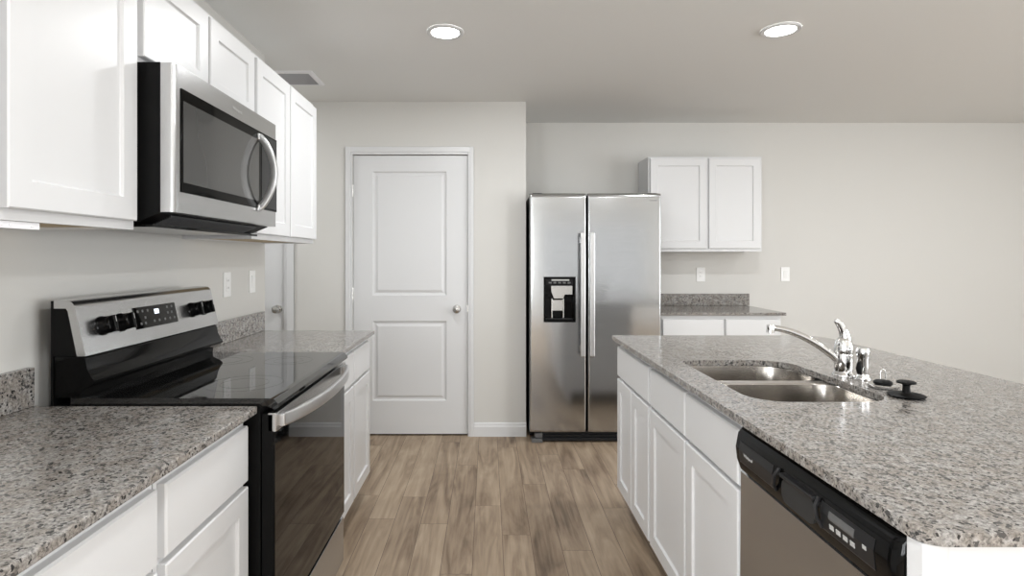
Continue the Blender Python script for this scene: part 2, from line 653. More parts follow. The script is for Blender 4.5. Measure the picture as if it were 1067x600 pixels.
def room_door(n, d, knob_x, hinge):
    u0, u1, zt = d[0] + 0.003, d[1] - 0.003, d[2] - 0.004
    w_ = u1 - u0
    st = 0.135 * w_ / 0.83
    P = lambda u, v, z: (u, YD + 0.045 - v, z)
    hs = [(u0 + st + 0.005, u1 - st - 0.018, 0.255, 0.835), (u0 + st + 0.005, u1 - st - 0.018, 1.022, 1.925)]
    pan = ((0, 0), (0.007, -0.008), (0.020, -0.010), (0.036, -0.003), (0.040, -0.002))
    dr = struct('door_%d' % n, MB(P).front(u0, u1, 0.012, zt, 0.0, 0.035, hs, pan, 0.002), M['trim'])
    # knob: rosette, neck and ball
    k = MB().lathe((knob_x, YD + 0.010, 0.923), [(0.030, 0), (0.031, 0.004), (0.028, 0.010), (0.012, 0.013), (0.011, 0.030), (0.020, 0.036), (0.027, 0.046), (0.028, 0.054), (0.024, 0.064), (0.012, 0.069), (0.0, 0.070)], 28, (0, -1, 0))
    obj('door_knob', k, M['nickel'], dr, 40)
    # latch plate on the knob edge
    obj('latch_plate', MB().box(u1 - 0.002, u1 + 0.003, YD + 0.006, YD + 0.012, 0.90, 0.95), M['nickel'], dr)
    if hinge:
        for z in (1.78, 1.03, 0.28):
            h = MB()
            for q in range(3):
                h.lathe((u0 - 0.003, YD + 0.003, z - 0.045 + q * 0.031), [(0.006, 0), (0.0065, 0.002), (0.0065, 0.027), (0.006, 0.029)], 12)
            h.lathe((u0 - 0.003, YD + 0.003, z - 0.049), [(0.003, 0), (0.004, 0.1)], 10)
            obj('hinge', h, M['nickel'], dr, 40)


room_door(1, D1, -0.227, True)
room_door(2, D2, -1.530, False)


def casing(n, d, wl, wr, wt):
    mb = MB()
    for (t, fl) in ((0.011, 0.0), (0.017, 0.017)):
        a, b, z = d[0], d[1], d[2]
        mb.box(a - wl, a - fl, YD - t, YD, 0, z + wt, 0.002)
        mb.box(b + fl, b + wr, YD - t, YD, 0, z + wt, 0.002)
        mb.box(a - fl, b + fl, YD - t, YD, z + fl, z + wt, 0.002)
    return struct('trim_%d' % n, mb, M['trim'])


casing(1, D1, 0.050, 0.042, 0.055)
casing(2, D2, 0.070, 0.070, 0.055)

for nm, P, a, b in (
        ('baseboard_pantry', lambda u, v, z: (u, YD - v, z), D1[1] + 0.043, WC + 0.001),
        ('baseboard_corner', lambda u, v, z: (u, YD - v, z), D2[1] + 0.071, D1[0] - 0.051),
        ('baseboard_back', lambda u, v, z: (u, YB - v, z), 2.19, XR),
        ('baseboard_front', lambda u, v, z: (u, YF + v, z), XL, XR),
        ('baseboard_right', lambda u, v, z: (XR - v, u, z), YF + 0.02, YB - 0.02)):
    s = [(0, 0), (0.014, 0), (0.014, 0.070), (0.010, 0.082), (0.009, 0.092), (0.004, 0.100), (0, 0.100)]
    struct(nm, MB(P).loft([[(a, p[0], p[1]) for p in s], [(b, p[0], p[1]) for p in s]]), M['trim'])

# ------------------------------------------------------------------ cabinets
RAIL = 0.058
SHAKER = ((0, 0), (0.003, -0.006), (0.006, -0.008))


def P_left(u, v, z): return (XL + v, u, z)
def P_island(u, v, z): return (1.262 - v, u, z)
def P_back(u, v, z): return (u, YB - v, z)


def cabinet(name, label, P, u0, u1, z0, z1, depth, drawers, doors, kind, group=None, sink=False):
    """depth is the face of the frame; doors and drawers lie 20 mm in front of it.
    drawers, doors: rectangles (u0, u1, z0, z1)"""
    c = P((u0 + u1) / 2, depth / 2, z0)
    t = thing(name, label, 'cabinet', c, group)
    g = 0.001
    a, b = u0 + g, u1 - g
    zb = 0.105 if kind == 'base' else z0
    m = MB(P)
    T = 0.016
    dv = depth - 0.019
    m.box(a, a + T, 0.004, dv, zb, z1).box(b - T, b, 0.004, dv, zb, z1)
    m.box(a + T, b - T, 0.004, 0.012, zb, z1)
    if kind == 'base':
        m.box(a + T, b - T, 0.012, dv, zb, zb + T)
    else:
        m.box(a + T, b - T, 0.012, dv, z1 - T, z1)
    # face frame
    m.box(a, a + 0.034, dv, depth, zb, z1).box(b - 0.034, b, dv, depth, zb, z1)
    m.box(a + 0.034, b - 0.034, dv, depth, zb, zb + 0.036).box(a + 0.034, b - 0.034, dv, depth, z1 - 0.036, z1)
    if kind == 'base':
        m.box(a + 0.034, b - 0.034, dv, depth, 0.668, 0.706)
    # stiles behind the gaps between neighbouring fronts
    for rects, lo, hi in ((drawers, 0.706, z1 - 0.036), (doors, zb + 0.036, 0.668 if kind == 'base' else z1 - 0.036)):
        for r0, r1 in zip(rects, rects[1:]):
            m.box(r0[1] - 0.015, r1[0] + 0.015, dv, depth, lo, hi)
    obj('carcass', m, M['white'], t)
    if kind == 'base':
        obj('toe_kick', MB(P).box(a, b, depth - 0.085, depth - 0.075, 0.0, 0.105), M['white'], t)
    else:
        obj('bottom_panel', MB(P).box(a + T, b - T, 0.012, dv, z0 + 0.006, z0 + 0.016), M['rawwood'], t, label='bare plywood underside')
    for (p, q, r, s) in drawers:
        obj('drawer_front', MB(P).front(p, q, r, s, depth + 0.0005, depth + 0.020, ch=0.004), M['white'], t)
    for (p, q, r, s) in doors:
        obj('door', MB(P).front(p, q, r, s, depth + 0.0005, depth + 0.020, [(p + RAIL, q - RAIL, r + RAIL, s - RAIL)], SHAKER, 0.003), M['white'], t)
    return t


# left base cabinets (doors' face at x = -0.645)
BD = -0.645 - XL - 0.020
DZ, OZ = (0.697, 0.846), (0.128, 0.683)
ZB = CT - 0.022
cabinet('base_cabinet', 'white base cabinet with one drawer over one door, just left of the range', P_left, 1.122, 1.538, 0, ZB, BD,
        [(1.136, 1.526, *DZ)], [(1.136, 1.526, *OZ)], 'base')
cabinet('base_cabinet', 'white base cabinet at the bottom left edge, nearest the viewer, two doors', P_left, 0.362, 1.120, 0, ZB, BD,
        [(0.376, 1.108, *DZ)], [(0.376, 0.737, *OZ), (0.745, 1.108, *OZ)], 'base')
cabinet('base_cabinet', 'white base cabinet between the range and the hall, two drawers over two doors', P_left, 2.312, 3.105, 0, ZB, BD,
        [(2.326, 2.722, *DZ), (2.738, 3.093, *DZ)], [(2.326, 2.722, *OZ), (2.738, 3.093, *OZ)], 'base')
# left wall cabinets (doors' face at x = -0.945)
UD = -0.945 - XL - 0.020
UZ = (1.398, 2.120)
cabinet('upper_cabinet', 'white single door wall cabinet left of the microwave', P_left, 1.102, 1.542, 1.375, 2.14, UD,
        [], [(1.116, 1.528, *UZ)], 'wall')
cabinet('upper_cabinet', 'white wall cabinet cut off by the top left edge of the picture', P_left, 0.342, 1.100, 1.375, 2.14, UD,
        [], [(0.356, 0.717, *UZ), (0.725, 1.088, *UZ)], 'wall')
cabinet('upper_cabinet', 'short white two door wall cabinet above the microwave', P_left, 1.544, 2.306, 1.838, 2.14, UD,
        [], [(1.556, 1.916, 1.853, 2.120), (1.930, 2.294, 1.853, 2.120)], 'wall')
tR = cabinet('upper_cabinet', 'white two door wall cabinet right of the microwave, beside the hall', P_left, 2.308, 3.125, 1.375, 2.14, UD,
             [], [(2.322, 2.705, *UZ), (2.719, 3.122, *UZ)], 'wall')
# mounting bracket screwed under the near wall cabinet
nearw = [o for o in bpy.data.objects if o.get('label', '').startswith('white single door wall')][0]
mb = MB().box(-0.9735, -0.9705, 1.118, 1.226, 1.359, 1.374, 0.001)
for y in (1.130, 1.150, 1.205):
    mb.lathe((-0.9706, y, 1.3665), [(0.0035, 0), (0.0035, 0.0012), (0, 0.0018)], 10, (1, 0, 0))
obj('mounting_bracket', mb, M['vent'], nearw, 40, 'small pale screwed bracket')
# island cabinets (doors' face at x = 0.66)
ID = 1.262 - 0.66 - 0.020
cabinet('base_cabinet', 'white island cabinet nearest the refrigerator, one wide drawer over two narrow doors', P_island, 2.326, 2.905, 0, ZB, ID,
        [(2.338, 2.893, *DZ)], [(2.338, 2.610, *OZ), (2.618, 2.893, *OZ)], 'base')
cabinet('base_cabinet', 'white island sink cabinet beside the dishwasher, two blank panels over two doors', P_island, 1.486, 2.324, 0, ZB, ID,
        [(1.498, 1.893, *DZ), (1.905, 2.312, *DZ)], [(1.498, 1.893, *OZ), (1.905, 2.312, *OZ)], 'base', sink=True)
# cabinets at the back wall
BZ = (1.345, 2.092)
cabinet('upper_cabinet', 'white two door wall cabinet on the back wall beside the refrigerator', P_back, 1.263, 2.161, 1.345, 2.092, YB - 4.450 - 0.020,
        [], [(1.277, 1.722, 1.369, 2.078), (1.738, 2.144, 1.369, 2.078)], 'wall')
cabinet('base_cabinet', 'white base cabinet on the back wall under the short granite counter', P_back, 1.262, 2.150, 0, ZB, YB - 4.135 - 0.020,
        [(1.276, 1.722, *DZ), (1.738, 2.136, *DZ)], [(1.276, 1.722, *OZ), (1.738, 2.136, *OZ)], 'base')


# ------------------------------------------------------------------ granite
def edge(o, wd=0.004):
    b = o.modifiers.new('eased', 'BEVEL')
    b.width = wd
    b.segments = 3
    b.limit_method = 'ANGLE'
    b.angle_limit = math.radians(50)
    return o


XE = -0.625
o = obj('countertop', MB().box(XL + 0.001, XE, 0.355, 1.536, CT - 0.021, CT), M['granite'])
tag(edge(o), 'speckled granite countertop in the near left corner before the range', 'countertop')
o = obj('countertop', MB().box(XL + 0.001, XE, 2.314, 3.122, CT - 0.021, CT), M['granite'])
tag(edge(o), 'speckled granite countertop beyond the range, ending at the hall', 'countertop')
o = obj('countertop', MB().box(1.245, 2.172, 4.118, YB - 0.001, CT - 0.021, CT), M['granite'])
tag(edge(o), 'short granite countertop on the back wall right of the refrigerator', 'countertop')
for a, b, lab in ((0.355, 1.536, 'low granite backsplash strip on the left wall before the range'),
                  (2.314, 3.122, 'low granite backsplash strip on the left wall beyond the range, under the switches')):
    o = obj('backsplash', MB().box(XL + 0.001, XL + 0.021, a, b, CT + 0.0005, CT + 0.105), M['granite'])
    tag(edge(o, 0.002), lab, 'backsplash')
o = obj('backsplash', MB().box(1.262, 2.19, YB - 0.021, YB - 0.001, CT + 0.0005, CT + 0.098), M['granite'])
tag(edge(o, 0.002), 'low granite backsplash strip on the back wall', 'backsplash')

outer = rrect(0.638, 1.70, 0.828, 2.925, [0.035, 0.05, 0.13, 0.012], 8)
hole = rrect(0.747, 1.152, 1.578, 2.216, [0.10, 0.10, 0.11, 0.05], 8)
o = obj('countertop', slab(MB(), outer, hole, CT - 0.021, CT), M['granite'])
tag(edge(o, 0.0035), 'large granite island countertop with a sink cut into it', 'countertop')

# island end and back panels
t = thing('island_panel', 'white panel closing the near end of the island beside the dishwasher', 'panel', (1.0, 0.85, 0))
mb = MB().box(0.682, 1.284, 0.842, 0.868, 0.0, ZB)
obj('end_panel', mb, M['white'], t)
obj('corner_stile', MB().box(0.644, 0.682, 0.838, 0.872, 0.0, ZB, 0.002), M['white'], t)
obj('back_panel', MB().box(1.266, 1.284, 0.868, 2.903, 0.0, ZB), M['white'], t)

# ------------------------------------------------------------------ sink
t = thing('kitchen_sink', 'double bowl stainless steel sink set under the island granite', 'sink', (0.95, 1.9, 0.66))
ZS = CT - 0.022


def bowl(x0, x1, y0, y1, rr):
    prof = [(0.0, 0.0), (0.004, -0.004), (0.010, -0.06), (0.016, -0.15), (0.026, -0.182), (0.05, -0.196), (0.09, -0.200)]
    m = MB()
    m.loft([[(x, y, ZS + dz) for x, y in rrect(x0 + i, x1 - i, y0 + i, y1 - i, [max(0.012, q - i * 0.6) for q in rr], 8)] for i, dz in prof], False, True)
    m.loft([[(x, y, ZS + dz) for x, y in rrect(x0 + i, x1 - i, y0 + i, y1 - i, [max(0.012, q - i * 0.6) for q in rr], 8)] for i, dz in [(-0.0015, 0.0)] + [(i - 0.0025, dz - 0.002) for i, dz in prof]], False, True)
    b = obj('bowl', m, M['steel_s'], t, 50)
    cx, cy = (x0 + x1) / 2, (y0 + y1) / 2
    d = MB().lathe((cx, cy, ZS - 0.1995), [(0.055, 0.0), (0.056, 0.002), (0.045, 0.003), (0.040, -0.004), (0.0, -0.006)], 28, cap0=False)
    obj('drain', d, M['chrome'], b, 40)


bowl(0.742, 1.157, 1.952, 2.222, [0.07, 0.07, 0.11, 0.05])
bowl(0.742, 1.157, 1.572, 1.910, [0.10, 0.10, 0.07, 0.07])
mb = MB().box(0.742, 1.157, 1.911, 1.951, ZS - 0.006, ZS - 0.0005, 0.002)
obj('divider', mb, M['steel_s'], t, 50)

# faucet: base plate, body, spout and lever
FX, FY = 1.204, 1.917
t = thing('kitchen_faucet', 'chrome single lever faucet with a long spout over the sink', 'faucet', (FX, FY, CT))
obj('base_ring', MB().lathe((FX, FY, CT), [(0.035, 0), (0.036, 0.005), (0.034, 0.010), (0.031, 0.014), (0.029, 0.018)], 32), M['chrome'], t, 40)
obj('body', MB().lathe((FX, FY, CT + 0.016), [(0.027, 0), (0.0285, 0.012), (0.0285, 0.058), (0.0265, 0.061), (0.0265, 0.064), (0.029, 0.067), (0.029, 0.085), (0.025, 0.103), (0.017, 0.115), (0.0, 0.120)], 32), M['chrome'], t, 40)
A = Vector((FX - 0.018, FY + 0.004, CT + 0.058))
pts, rad = [], []
for k in range(19):
    s = k / 18
    x = FX - 0.016 - 0.216 * s
    z = CT + 0.052 + 0.205 * s - 0.096 * s * s
    pts.append((x, FY + 0.035 * s, z))
    rad.append(0.0135 - 0.0035 * s)
sp = obj('spout', MB().tube(pts, rad, 16), M['chrome'], t, 50)
e = pts[-1]
obj('aerator', MB().lathe((e[0] + 0.002, e[1], e[2] + 0.010), [(0.011, 0), (0.0125, -0.003), (0.0125, -0.018), (0.0135, -0.019), (0.0135, -0.027), (0.010, -0.028), (0.0, -0.026)], 20), M['chrome'], sp, 40)
pts = [(FX + 0.006, FY, CT + 0.120), (FX + 0.004, FY, CT + 0.138), (FX - 0.001, FY, CT + 0.154), (FX - 0.009, FY, CT + 0.170), (FX - 0.018, FY, CT + 0.182), (FX - 0.027, FY, CT + 0.189), (FX - 0.030, FY, CT + 0.190)]
obj('lever', MB().tube(pts, [0.019, 0.0165, 0.0145, 0.0125, 0.0105, 0.008, 0.003], 16), M['chrome'], t, 50)

t = thing('side_sprayer', 'chrome and black side sprayer standing right of the faucet', 'sprayer', (1.233, 1.862, CT))
SX, SY = 1.233, 1.862
obj('escutcheon', MB().lathe((SX, SY, CT), [(0.022, 0), (0.023, 0.004), (0.021, 0.010), (0.018, 0.013), (0.017, 0.018)], 28), M['chrome'], t, 40)
obj('sprayer_head', MB().lathe((SX, SY, CT + 0.016), [(0.012, 0), (0.0155, 0.012), (0.017, 0.035), (0.0165, 0.055), (0.019, 0.068), (0.020, 0.080), (0.017, 0.089), (0.0, 0.091)], 24), M['chrome'], t, 40)
obj('trigger', MB().tube([(SX - 0.015, SY - 0.006, CT + 0.022), (SX - 0.020, SY - 0.009, CT + 0.040), (SX - 0.018, SY - 0.008, CT + 0.060)], [0.007, 0.009, 0.005], 10), M['rubber'], t, 50, 'black trigger')

t = thing('sink_strainer', 'black and chrome sink strainer basket lying on the granite behind the stopper', 'strainer', (1.222, 1.752, CT))
BX, BY = 1.222, 1.752
obj('rim', MB().lathe((BX, BY, CT), [(0.036, 0.0), (0.041, 0.004), (0.043, 0.010), (0.040, 0.011), (0.034, 0.008), (0.0, 0.007)], 30), M['chrome'], t, 40)
obj('seal', MB().lathe((BX, BY, CT + 0.009), [(0.022, 0), (0.0255, 0.003), (0.0255, 0.009), (0.021, 0.013), (0, 0.014)], 28), M['rubber'], t, 40, 'black rubber seal')
obj('lift_wire', MB().tube([(BX - 0.008, BY, CT + 0.020), (BX - 0.008, BY, CT + 0.048), (BX - 0.004, BY, CT + 0.056), (BX + 0.004, BY, CT + 0.056), (BX + 0.008, BY, CT + 0.048), (BX + 0.008, BY, CT + 0.020)], 0.0013, 8), M['chrome'], t, 60)

t = thing('sink_stopper', 'black rubber sink stopper with a knob standing on the granite at the sink corner', 'stopper', (1.208, 1.635, CT))
KX, KY = 1.208, 1.635
obj('flange', MB().lathe((KX, KY, CT), [(0.034, 0.0), (0.045, 0.003), (0.048, 0.006), (0.045, 0.008), (0.028, 0.012), (0.0, 0.013)], 32), M['rubber'], t, 40)
obj('knob', MB().lathe((KX, KY, CT + 0.012), [(0.013, 0), (0.010, 0.004), (0.009, 0.022), (0.014, 0.026), (0.024, 0.028), (0.024, 0.032), (0.020, 0.034), (0.0, 0.035)], 28), M['rubber'], t, 40)

# ------------------------------------------------------------------ dishwasher
Y0, Y1 = 0.879, 1.482
t = thing('dishwasher', 'stainless steel dishwasher with a black control panel built into the island', 'dishwasher', (0.95, 1.18, 0))
obj('tub', MB().box(0.690, 1.24, Y0 + 0.006, Y1 - 0.006, 0.11, 0.862), M['black'], t)
dm = MB()
dm.prism([(0.688, 0.12), (0.668, 0.12), (0.660, 0.13), (0.658, 0.45), (0.660, 0.742), (0.668, 0.748), (0.688, 0.748)], 'y', Y0 + 0.004, Y1 - 0.004)
obj('door', dm, M['steel_d'], t, 30)
# control panel: bulging profile, chamfered at both ends
prof = [(0.688, 0.748), (0.664, 0.748), (0.650, 0.757), (0.640, 0.785), (0.637, 0.815), (0.643, 0.848), (0.655, 0.860), (0.688, 0.862)]
cx = 0.688


def sc_(k):
    return [(cx - (cx - x) * k, z) for x, z in prof]


pm = MB()
rings = []
for y, k in ((Y0 + 0.003, 0.55), (Y0 + 0.012, 0.85), (Y0 + 0.026, 1.0), (Y1 - 0.026, 1.0), (Y1 - 0.012, 0.85), (Y1 - 0.003, 0.55)):
    rings.append([(x, y, z) for x, z in sc_(k)])
pm.loft(rings)
cp = obj('control_panel', pm, M['blackgloss'], t, 35)


def on_panel(z):
    """x of the panel's face at height z"""
    for (xa, za), (xb, zb) in zip(prof[2:], prof[3:]):
        if za <= z <= zb:
            return xa + (xb - xa) * (z - za) / (zb - za)
    return 0.64


def panel_patch(name, y0, y1, z0, z1, m_, out=0.0012, par=None, label=None):
    zs = [z0 + (z1 - z0) * k / 4 for k in range(5)] + [0.785, 0.815]
    zs = sorted(z for z in zs if z0 <= z <= z1)
    p = [(on_panel(z) - out, z) for z in zs] + [(on_panel(z) + 0.001, z) for z in reversed(zs)]
    return obj(name, MB().prism(p, 'y', y0, y1), m_, par or cp, None, label)


panel_patch('badge_plate', 1.268, 1.436, 0.782, 0.834, M['dgrey'])
panel_patch('button_plate', 0.935, 1.085, 0.782, 0.834, M['dgrey'])
# finger latch pocket in the middle: a lip and two curved cheeks
mb = MB()
mb.box(0.628, 0.648, 1.098, 1.225, 0.826, 0.836, 0.004)
mb.tube([(0.638, 1.240, 0.838), (0.629, 1.243, 0.822), (0.630, 1.250, 0.800), (0.640, 1.258, 0.784)], 0.004, 8)
mb.tube([(0.638, 1.092, 0.838), (0.629, 1.089, 0.822), (0.630, 1.086, 0.800), (0.640, 1.083, 0.784)], 0.004, 8)
obj('latch_handle', mb, M['dgrey'], cp, 40)
pocket = [(0.6365, y, z) for y, z in rrect(1.10, 1.225, 0.775, 0.826, 0.02, 5)]
mb = MB().loft([[(0.6345 + 0.0045, y, z) for _, y, z in pocket], [(0.6345, y, z) for _, y, z in pocket]])
obj('latch_pocket', mb, M['slot'], cp)
for k in range(4):
    y = 1.050 - k * 0.020
    panel_patch('button', y - 0.006, y + 0.006, 0.794, 0.803, M['lgrey'], 0.0022)
panel_patch('indicator_window', 0.985, 1.058, 0.811, 0.826, M['grey'], 0.0020)
panel_patch('button', 0.953, 0.962, 0.806, 0.813, M['lgrey'], 0.0022)
tr = ((0, -1, 0), (0.05, 0, 1), (-1, 0, 0.05))
text('badge', 'Whirlpool', 0.011, (on_panel(0.808) - 0.0022, 1.385, 0.808), tr, M['lgrey'], cp)
panel_patch('status_light', 1.228, 1.233, 0.767, 0.771, M['lgrey'], 0.001)
obj('toe_panel', MB().box(0.735, 0.745, Y0 + 0.006, Y1 - 0.006, 0.0, 0.115), M['black'], t)

# ------------------------------------------------------------------ range
R0, R1 = 1.545, 2.305
t = thing('kitchen_range', 'stainless steel and black electric range with a smooth glass cooktop', 'range', (-0.9, 1.925, 0))
obj('body', MB().box(-1.185, -0.622, R0 + 0.003, R1 - 0.003, 0.03, 0.893), M['black'], t)
for y in (R0 + 0.05, R1 - 0.05):
    for x in (-1.12, -0.68):
        obj('foot', MB().lathe((x, y, 0), [(0.018, 0), (0.018, 0.008), (0.008, 0.012), (0.008, 0.031)], 14), M['black'], t, 40)
ct = MB()
ct.prism([(-1.14, 0.893), (-0.600, 0.893), (-0.582, 0.884), (-0.572, 0.890), (-0.573, 0.900), (-0.584, 0.912), (-0.600, 0.915), (-1.14, 0.915)], 'y', R0 + 0.001, R1 - 0.001)
ct = obj('cooktop', ct, M['cooktop'], t, 25)
for (x, y, r) in ((-0.745, 1.735, 0.112), (-0.745, 2.115, 0.085), (-0.985, 1.735, 0.080), (-0.985, 2.115, 0.100)):
    m = MB()
    for rr in (r, r * 0.62):
        m.lathe((x, y, 0.9148), [(rr - 0.0012, 0.0), (rr - 0.0012, 0.0004), (rr + 0.0012, 0.0004), (rr + 0.0012, 0.0)], 48, cap0=False, cap1=False)
    obj('burner_ring', m, M['ring'], ct)
# backguard: black lower rail, stainless shell with black core
low = [(-1.185, 0.915), (-1.118, 0.9155), (-1.116, 0.934), (-1.092, 0.945), (-1.079, 0.954), (-1.078, 0.962), (-1.087, 0.974), (-1.097, 0.995), (-1.102, 1.020), (-1.110, 1.028), (-1.185, 1.028)]
obj('rear_rail', MB().prism(low, 'y', R0 + 0.004, R1 - 0.004), M['blackgloss'], t, 35)
arc = [(-1.180 + 0.030 * math.cos(a), 1.152 + 0.030 * math.sin(a)) for a in [0.17 + k * (PI / 2 - 0.17) / 6 for k in range(7)]]
arc = [(-1.127 - 0.024 + 0.024 * math.cos(a), 1.158 + 0.024 * math.sin(a)) for a in [0.2 + k * (PI / 2 - 0.2) / 6 for k in range(7)]]
shell_out = [(-1.098, 1.030)] + arc + [(-1.185, 1.183)]
shell_in = [(-1.185, 1.160), (-1.152, 1.160), (-1.147, 1.152), (-1.122, 1.030)]
bgd = obj('backguard', MB().prism(shell_out + shell_in, 'y', R0, R1), M['steel_h'], t, 35)
core = [(-1.189, 1.029), (-1.1225, 1.0305), (-1.1475, 1.1515), (-1.1525, 1.1595), (-1.189, 1.1595)]
obj('backguard_core', MB().prism(core, 'y', R0 + 0.003, R1 - 0.003), M['black'], t)
obj('back_panel', MB().box(-1.196, -1.1895, R0 + 0.004, R1 - 0.004, 0.05, 1.18), M['black'], t)
# face of the backguard: direction up the slope and out
p0, p1 = Vector((-1.098, 0, 1.030)), Vector((-1.1275, 0, 1.163))
upd = (p1 - p0).normalized()
outd = Vector((upd.z, 0, -upd.x))


def bgP(u, v, z):
    q = p0 + upd * z + outd * v
    return (q.x, u, q.z)


for y in (1.634, 1.718, 2.128, 2.212):
    base = Vector(bgP(y, 0.0, 0.074))
    k = obj('control_knob', MB().lathe(base, [(0.028, -0.001), (0.028, 0.004), (0.0255, 0.006), (0.024, 0.030), (0.021, 0.034), (0, 0.035)], 28, outd), M['blackgloss'], bgd, 40, 'black control knob')
    mb = MB(bgP).box(y - 0.0055, y + 0.0055, 0.032, 0.044, 0.050, 0.098, 0.003)
    obj('grip', mb, M['blackgloss'], k, 40)
    obj('pointer', MB(bgP).box(y - 0.001, y + 0.001, 0.0438, 0.0448, 0.078, 0.094), M['lgrey'], k, None, 'pale pointer line')
dp = obj('display_panel', MB(bgP).box(1.785, 2.022, -0.001, 0.0022, 0.042, 0.112, 0.001), M['glass'], bgd, None, 'black glass display panel')
obj('clock_readout', MB(bgP).box(1.893, 1.918, 0.002, 0.0028, 0.083, 0.099), M['led'], dp, None, 'glowing clock readout')
for (y, z) in ((1.805, 0.098), (1.830, 0.098), (1.857, 0.098), (1.838, 0.076), (1.812, 0.058), (1.835, 0.058), (1.884, 0.060), (1.912, 0.060), (1.945, 0.060), (1.975, 0.060), (2.003, 0.060), (1.968, 0.080), (1.992, 0.080), (1.970, 0.100), (1.998, 0.100)):
    obj('touch_mark', MB(bgP).box(y - 0.0045, y + 0.0045, 0.002, 0.0026, z - 0.004, z + 0.004), M['grey'], dp)
# oven door: black glass, stainless top band, bowed handle
od = MB()
od.box(-0.620, -0.587, R0 + 0.004, R1 - 0.004, 0.262, 0.872, 0.003)
od = obj('oven_door', od, M['black'], t, 30)
obj('door_glass', MB().box(-0.5872, -0.5835, R0 + 0.006, R1 - 0.006, 0.268, 0.820, 0.0012), M['glass'], od)
obj('top_band', MB().box(-0.604, -0.579, R0 + 0.004, R1 - 0.004, 0.822, 0.874, 0.003), M['steel_h'], od, 30)
path, rad = [], []
for k in range(21):
    s = k / 20
    y = R0 + 0.03 + (R1 - R0 - 0.06) * s
    bow = 1 - (2 * s - 1) ** 2
    path.append((-0.570 + 0.046 * min(1.0, bow * 1.0) ** 0.8, y, 0.850))
    rad.append(0.0075)
h = MB().tube(path, rad, 16, (0.0185, (0, 0, 1)))
hd = obj('handle', h, M['handle'], od, 45)
for y in (R0 + 0.036, R1 - 0.036):
    obj('handle_mount', MB().box(-0.580, -0.562, y - 0.016, y + 0.016, 0.833, 0.867, 0.003), M['handle'], hd, 40)
obj('storage_drawer', MB().box(-0.620, -0.586, R0 + 0.004, R1 - 0.004, 0.07, 0.250, 0.006), M['steel_d'], t, 30)

# ------------------------------------------------------------------ microwave
m0, m1 = 1.548, 2.302
t = thing('microwave_oven', 'stainless steel over the range microwave with a black window', 'microwave', (-1.05, 1.925, 1.386))
bp_ = [(XL + 0.006, 1.392), (-0.985, 1.392), (-0.955, 1.398), (-0.897, 1.422), (-0.897, 1.834), (XL + 0.006, 1.834)]
obj('body', MB().prism(bp_, 'y', m0, m1), M['black'], t)
mb = MB()
for k in range(9):
    x = -0.952 + k * 0.006
    z = 1.399 + k * 0.0025
    mb.box(x, x + 0.0025, m0 + 0.06, m1 - 0.10, z - 0.006, z - 0.0005)
obj('vent_grille', mb, M['dgrey'], t)
obj('base_plate', MB().box(-1.20, -0.93, m0 + 0.02, m1 - 0.02, 1.384, 1.3915), M['blackgloss'], t)
# door and control end read as one steel front with rounded vertical ends
sec = [(-0.896, m0 + 0.001), (-0.870, m0 + 0.001), (-0.861, m0 + 0.006), (-0.857, m0 + 0.018), (-0.857, m1 - 0.018), (-0.861, m1 - 0.006), (-0.870, m1 - 0.001), (-0.896, m1 - 0.001)]
dr = obj('door', MB().prism(sec, 'z', 1.424, 1.833), M['steel_h'], t, 30)
obj('glass_panel', MB().box(-0.858, -0.8545, m0 + 0.030, m1 - 0.012, 1.482, 1.772, 0.001), M['mwframe'], dr)
obj('window_mesh', MB().box(-0.8548, -0.8538, m0 + 0.040, m1 - 0.19, 1.510, 1.738), M['mwglass'], dr)
obj('control_strip', MB().box(-0.8548, -0.8535, m1 - 0.165, m1 - 0.02, 1.490, 1.765), M['dgrey'], dr)
path = []
for k in range(17):
    s = k / 16
    bow = math.sin(PI * s) ** 0.75
    path.append((-0.851 + 0.052 * bow, m1 - 0.195 + 0.01 * bow, 1.482 + 0.268 * s))
h = MB().tube(path, 0.008, 14, (0.0125, (1, 0, 0)))
hd = obj('handle', h, M['handle'], dr, 45)
for z in (1.484, 1.748):
    obj('handle_mount', MB().box(-0.856, -0.846, m1 - 0.206, m1 - 0.184, z - 0.012, z + 0.012, 0.003), M['handle'], hd, 40)
tr = ((0, -1, 0), (0, 0, 1), (1, 0, 0))
tr = ((0, 1, 0), (0, 0, 1), (1, 0, 0))
text('badge', 'Whirlpool', 0.017, (-0.8565, 1.935, 1.802), tr, M['lgrey'], dr)

# ------------------------------------------------------------------ refrigerator
FL, FR, FYF = 0.292, 1.210, 3.954
t = thing('refrigerator', 'stainless steel side by side refrigerator with an ice dispenser', 'refrigerator', (0.75, 4.35, 0))
obj('body', MB().box(FL + 0.004, FR - 0.004, FYF + 0.082, YB - 0.03, 0.03, 1.738, 0.004), M['black'], t)
obj('hinge_cover', MB().box(FL + 0.02, FL + 0.09, FYF + 0.03, FYF + 0.16, 1.7385, 1.752, 0.004), M['black'], t)
obj('hinge_cover', MB().box(FR - 0.09, FR - 0.02, FYF + 0.03, FYF + 0.16, 1.7385, 1.752, 0.004), M['black'], t)


